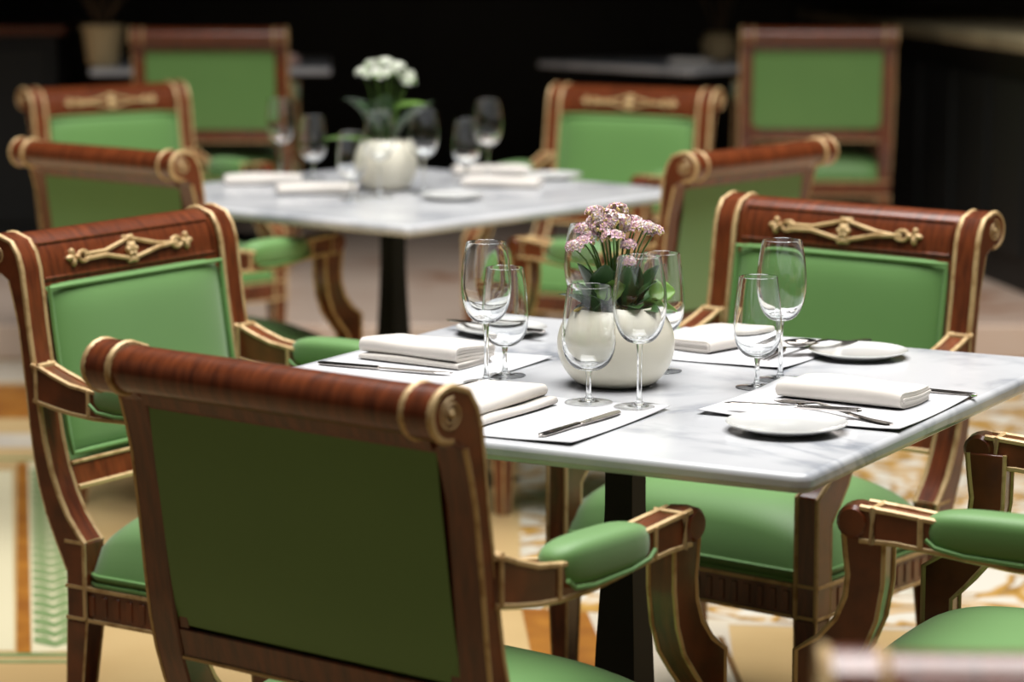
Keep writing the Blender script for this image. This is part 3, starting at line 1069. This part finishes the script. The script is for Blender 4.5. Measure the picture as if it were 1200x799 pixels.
def spoon(x, y, deg, label, z, L=.20, tilt=0.0):
    t = thing('table_spoon', label, 'spoon', (x, y, z), R(deg), None)
    t.rotation_euler = (0, R(tilt), R(deg))
    zf = lambda px: .002 + .008 * max(0, 1 - abs((px - .015) / .06)) ** 1.3
    h = [(-L / 2, .004), (-L / 2 + .005, .0092), (-L / 2 + .03, .0098), (-L / 2 + .06, .0062), (-L / 2 + .10, .0040), (L / 2 - .06, .0042)]
    obj('handle', MB().add(*outline_solid(h, zf, .0024)), M['steel'], t)
    mb = MB()

    def bowl(u, v):
        a = 2 * math.pi * u
        r = v
        px = L / 2 - .030 + .032 * r * math.cos(a)
        w = .0195 * (1 - .12 * math.cos(a))
        return (px, w * r * math.sin(a), .0025 + .0095 * r * r)
    mb.grid(bowl, 24, 6)
    o = obj('bowl', mb, M['steel'], t, angle=80)
    so = o.modifiers.new('solid', 'SOLIDIFY'); so.thickness = .0012; so.offset = 1
    return t


zk = ZT + .0028
knife(*at(TA, -.366, -.112), ta + 4, 'steel knife lying beside the left napkin', zk, .238)
knife(*at(TA, .118, -.372), ta + 87, 'steel knife at the near place by the placemat edge', zk, .222)
knife(*at(TA, .345, -.158), ta + 180 + 10, 'steel knife resting across the nearest side plate', ZT + .0125, .20)
knife(*at(TA, .425, .112), ta + 180 - 3, 'steel knife half hidden behind the napkin with layered folds', zk, .20)
knife(*at(TA, -.40, .300), ta + 170, 'steel knife across the far left side plate', ZT + .0125, .215)
fork(*at(TA, .392, -.118), ta + 180 - 26, 'steel fork with its tines by the napkin with layered folds', zk + .001, .240)
fork(*at(TA, .118, .355), ta - 94, 'steel fork behind the right pair of glasses', zk, .20)
spoon(*at(TA, .165, .405), ta - 112, 'steel spoon leaning on the plate before the facing armchair', ZT + .0120, .195, -2)


# ------------------------------------------------------------------ flower pots
def leaf_mesh(L, W, fold=.25, droop=.3, scal=.06):
    def fn(u, v):
        s = u
        wv = math.sin(math.pi * min(1, s ** .75)) ** .7 * (1 + scal * math.sin(s * 28))
        y = (v - .5) * 2 * W / 2 * wv
        z = abs(y) * fold - droop * L * s * s
        return (s * L, y, z)
    return MB().grid(fn, 12, 6)


def leaf(parent, p, az, el, L, W, m, roll=0.0, droop=.3):
    o = obj('leaf', leaf_mesh(L, W, droop=droop), m, parent, angle=80)
    so = o.modifiers.new('solid', 'SOLIDIFY'); so.thickness = .0009
    o.location = p
    o.rotation_euler = (Matrix.Rotation(R(az), 4, 'Z') @ Matrix.Rotation(R(-el), 4, 'Y') @ Matrix.Rotation(R(roll), 4, 'X')).to_euler()
    return o


def floret_cluster(rad, n, seed, mats, parent, loc, small=1.0):
    """a dome of four petalled florets and round buds"""
    rnd = random.Random(seed)
    pet, pale, bud = MB(), MB(), MB()
    for i in range(n):
        a = rnd.uniform(0, 2 * math.pi)
        c = rnd.uniform(-.25, 1.0)
        s = math.sqrt(max(0, 1 - c * c))
        nrm = Vector((s * math.cos(a), s * math.sin(a), c)).normalized()
        p = Vector((nrm.x * rad, nrm.y * rad, nrm.z * rad * .62))
        ref = Vector((0, 0, 1)) if abs(nrm.z) < .9 else Vector((1, 0, 0))
        u = nrm.cross(ref).normalized(); w = nrm.cross(u)
        if c < .05 or rnd.random() < .16:
            bud.ell(p, (.0021 * small, .0021 * small, .0026 * small), 6, 4)
            continue
        tgt = pet if rnd.random() < .6 else pale
        sz = rnd.uniform(.0060, .0082) * small
        ro = rnd.uniform(0, 1.6)
        for k in range(4):
            t = ro + k * math.pi / 2
            d1 = u * math.cos(t) + w * math.sin(t)
            d2 = -u * math.sin(t) + w * math.cos(t)
            q = [p, p + d1 * sz * .5 + d2 * sz * .36 + nrm * .0016, p + d1 * sz + nrm * .0010, p + d1 * sz * .5 - d2 * sz * .36 + nrm * .0016, p + d1 * sz * .5 - nrm * .0006]
            tgt.add(q, [(0, 1, 2), (0, 2, 3), (0, 4, 1), (1, 4, 2), (2, 4, 3), (3, 4, 0)])
        bud.ell(p + nrm * .0016, (.0011, .0011, .0011), 5, 4)
    o = obj('flower_head', pet, mats[0], parent, smooth=False)
    o.location = loc
    for nm, b_, m_ in (('pale_petals', pale, mats[1]), ('buds', bud, mats[2])):
        if b_.v:
            obj(nm, b_, m_, o, smooth=(nm == 'buds'))
    return o


def vase_prof(rm, h):
    rb, ro = rm * .60, rm * .585
    pr = [(0, 0), (rb * .94, 0), (rb, .003)]
    for i in range(1, 17):
        a = -54 + (54 + 44) * i / 16
        pr.append((rm * math.cos(R(a)) ** .93 if abs(a) < 89 else 0, h * .54 + h * .54 * math.sin(R(a)) / math.sin(R(54))))
    z = pr[-1][1]
    r = pr[-1][0]
    pr += [(r - .003, z + .0025), (r - .007, z + .001), (r - .009, z - .006)]
    pr += [(rm * .80, h * .70), (rm * .90, h * .5), (rm * .5, .012), (0, .012)]
    return pr, z, r


def flower_pot(label, x, y, heads, leaves, rm, h, mats, seed, small=1.0, n=44):
    t = thing('flower_pot', label, 'potted plant', (x, y, ZT), 0)
    pr, zt, ro = vase_prof(rm, h)
    v = obj('vase', MB().lathe(pr, 56), M['vase'], t, angle=60)
    obj('soil', MB().lathe([(0, zt - .014), (ro * .7, zt - .014), (ro * 1.08, zt - .020), (ro * .9, zt - .03), (0, zt - .03)], 24), M['soil'], t)
    rnd = random.Random(seed)
    for i, (px, py, pz, rad) in enumerate(heads):
        b = Vector((px * .22, py * .22, zt - .016))
        e = Vector((px, py, pz - .003))
        mid = (b + e) / 2 + Vector((px * -.08, 0, .012))
        pts = [b, b.lerp(mid, .5) + Vector((0, 0, .006)), mid, mid.lerp(e, .5) + Vector((px * -.02, 0, .004)), e]
        mb = MB().tube(pts, [.0019, .0018, .0016, .0015, .0011], 6)
        st = obj('stem', mb, M['stem'], t)
        for k in range(4):
            a = rnd.uniform(0, 6.3)
            mb2 = MB()
        floret_cluster(rad * (1.38 if small == 1.0 else 1), n, seed + i * 7, mats, t, (px, py, pz), small)
    for (p, az, el, L, W, m, roll, dr) in leaves:
        leaf(t, p, az, el, L, W, M[m], roll, dr)
    return t


def Vp(px, py, dy=0.0):
    """flower heads were measured as offsets (m) from the foot of the vase"""
    return px, py, dy


VH = .116
heads_a = [(-.0635, -.020, .223, .0095), (-.048, -.012, .229, .0095), (-.049, .006, .246, .0095), (-.032, .012, .271, .0105), (-.015, .002, .264, .0150), (.001, .014, .275, .0110),
           (.014, .006, .257, .0125), (-.006, -.028, .238, .0125), (.039, -.004, .249, .0130), (.056, .004, .243, .0105), (.017, -.022, .226, .0075), (.013, -.036, .203, .0090), (.026, .030, .255, .010), (-.030, .034, .255, .010)]
rl = random.Random(3)
leaves_a = [((-.034, -.036, .150), -4, 10, .044, .044, 'leaf_light', 70, .1),
            ((.050, -.012, .140), 4, 10, .040, .038, 'leaf_light', 62, .2),
            ((-.018, -.020, .124), 268, 30, .050, .050, 'leaf', 55, .2),
            ((-.026, .000, .120), 150, 68, .072, .040, 'leaf', 60, .15),
            ((-.010, .004, .120), 95, 74, .078, .042, 'leaf', -70, .15),
            ((.040, -.004, .118), 0, 14, .050, .046, 'leaf_light', -30, .4),
            ((-.044, -.020, .112), 205, 25, .030, .018, 'leaf_yellow', 40, .3),
            ((-.002, -.046, .106), 280, 8, .026, .022, 'leaf_yellow', -20, .6),
            ((.010, .010, .120), 60, 62, .070, .044, 'leaf', 30, .2),
            ((.022, -.010, .120), 330, 58, .060, .042, 'leaf', 20, .3),
            ((-.014, -.026, .118), 235, 48, .048, .040, 'leaf', -20, .3),
            ((.014, -.028, .116), 290, 26, .046, .042, 'leaf', 0, .3),
            ((.030, .016, .118), 30, 34, .058, .046, 'leaf', 0, .35),
            ((-.030, .020, .118), 140, 36, .058, .044, 'leaf', 0, .35),
            ((.000, .030, .118), 88, 40, .058, .044, 'leaf', 0, .35),
            ((.018, -.004, .12), 20, 72, .064, .040, 'leaf', 90, .15),
            ((-.004, -.010, .12), 200, 76, .062, .042, 'leaf', 85, .1),
            ((-.020, -.014, .118), 268, 66, .086, .050, 'leaf', 10, .15),
            ((-.034, -.006, .116), 250, 54, .070, .044, 'leaf', -25, .25),
            ((.006, -.016, .118), 285, 70, .080, .048, 'leaf', -15, .2),
            ((.026, .004, .118), 340, 64, .080, .046, 'leaf', 40, .2),
            ((-.040, .004, .116), 190, 44, .052, .040, 'leaf', 20, .35),
            ((.034, -.020, .112), 310, 22, .044, .040, 'leaf', 10, .4)]
flower_pot('cream round pot of pink clustered flowers on the front marble table', .158, 4.098, [(a, b, c - .011, d) for a, b, c, d in heads_a] + [(-.022, -.012, .240, .011), (.027, -.006, .238, .011), (-.040, -.004, .224, .010), (.002, -.010, .249, .013), (.046, -.010, .238, .010)], leaves_a, .0895, VH, (M['petal'], M['petal_pale'], M['bud']), 11)
heads_b = [(-.055, -.01, .300, .020), (-.030, .0, .318, .022), (.000, .01, .322, .022), (.030, .0, .312, .022), (.052, .01, .292, .022), (.010, -.03, .300, .022), (-.020, -.03, .296, .022), (.060, -.02, .280, .016)]
leaves_b = [((-.03, -.01, .125), 186, 10, .13, .035, 'leaf_light', 20, .12), ((.0, -.02, .125), 160, 62, .14, .05, 'leaf', 40, .3), ((.01, -.02, .125), 30, 55, .15, .055, 'leaf', -40, .3),
            ((.0, .0, .125), 250, 72, .13, .05, 'leaf', 0, .2), ((.02, 0, .125), 320, 66, .13, .05, 'leaf', 10, .3), ((-.02, .01, .125), 120, 60, .14, .05, 'leaf', 10, .3),
            ((.01, .02, .2), 10, 30, .10, .045, 'leaf_light', 10, .4), ((-.01, .0, .2), 170, 40, .10, .05, 'leaf', 10, .4), ((.0, -.02, .18), 270, 60, .10, .05, 'leaf', 10, .3)]
flower_pot('cream round pot of white flowers on the marble table behind', -.325, 7.03, heads_b, leaves_b, .082, .125, (M['petal_white'], M['petal_white'], M['leaf_light']), 31, 1.7, 30)


# ------------------------------------------------------------------ things in the dark behind
ZP = .119 + .7356
t = thing('clay_pot', 'tan tapered clay pot standing on the small pale table at upper left', 'pot', (-1.64, 11.0, ZP))
obj('pot_wall', MB().lathe([(0, 0), (.058, 0), (.062, .004), (.080, .140), (.086, .142), (.086, .160), (.078, .160), (.074, .13), (0, .13)], 32), M['pot'], t, angle=40)
mb = MB()
rnd = random.Random(5)
for k in range(9):
    a = rnd.uniform(0, 6.28)
    e = Vector((.11 * math.cos(a), .11 * math.sin(a), .27 + rnd.uniform(0, .12)))
    mb.tube([(0, 0, .12), tuple(e * .5 + Vector((0, 0, .08))), tuple(e)], [.003, .0025, .0012], 5)
obj('stems', mb, M['twig'], t)
t = thing('menu_stand', 'pale upright card stand beside the clay pot', 'stand', (-1.485, 11.02, ZP), R(20))
obj('card', MB().box((0, 0, .075), (.05, .012, .145), Matrix.Rotation(R(8), 4, 'X')), M['paper'], t, bevel=.001)
obj('foot', MB().box((0, .008, .006), (.07, .05, .012)), M['wood'], t, bevel=.002)
t = napkin(-.91, 10.95, 15, 'blush folded napkin on the small pale table, right of the dark chair', .10, .09, .05, 3, 40, z=ZP)
t.data.materials[0] = M['velvet_pink']
napkin(.72, 11.0, -20, 'blush napkin on the marble table in the dark at upper right', .16, .10, .03, 2, 41, z=ZP)
t = thing('flower_pot', 'dim pot of dry stalks on the dark table at upper right', 'potted plant', (.86, 11.4, ZP))
obj('vase', MB().lathe(vase_prof(.075, .11)[0], 32), M['pot'], t, angle=60)
mb = MB()
for k in range(10):
    a = rnd.uniform(0, 6.28)
    e = Vector((.14 * math.cos(a), .14 * math.sin(a), .28 + rnd.uniform(0, .2)))
    mb.tube([(0, 0, .08), tuple(e * .5 + Vector((0, 0, .06))), tuple(e)], [.004, .003, .002], 5)
    mb.ell(e, (.02, .02, .03), 8, 5)
obj('stalks', mb, M['twig'], t)
# counter at the right, dark panelled front under a brown stone top
t = thing('service_counter', 'dark panelled counter with a brown stone top at upper right', 'counter', (1.93, 10.87, .119), R(-81))
obj('body', MB().box((0, 0, .43), (3.3, .60, .86)), M['dark'], t, bevel=.004)
obj('countertop', MB().box((0, 0, .885), (3.4, .74, .05)), M['counter_top'], t, bevel=.008)
pm2 = MB().box((0, 0, 0), (.34, .02, .62)).mesh('panel', M['dark_trim'], False)
for k in range(8):
    o = link('panel', pm2, t)
    o.location = (-1.43 + k * .41, -.308, .44)
t = thing('sideboard', 'dark sideboard with a brown wooden top at the far left', 'sideboard', (-2.62, 11.4, .119), R(3))
obj('body', MB().box((0, 0, .43), (1.5, .5, .84)), M['dark'], t, bevel=.004)
obj('top', MB().box((0, 0, .868), (1.58, .56, .032)), M['wood'], t, bevel=.006)
for k in range(3):
    dr = obj('door', MB().box((-.49 + k * .49, -.258, .44), (.44, .02, .72)), M['dark_trim'], t, bevel=.004)
    obj('knob', MB().ell((-.49 + k * .49 + .16, -.275, .46), (.012, .012, .012)), M['gilt'], dr)
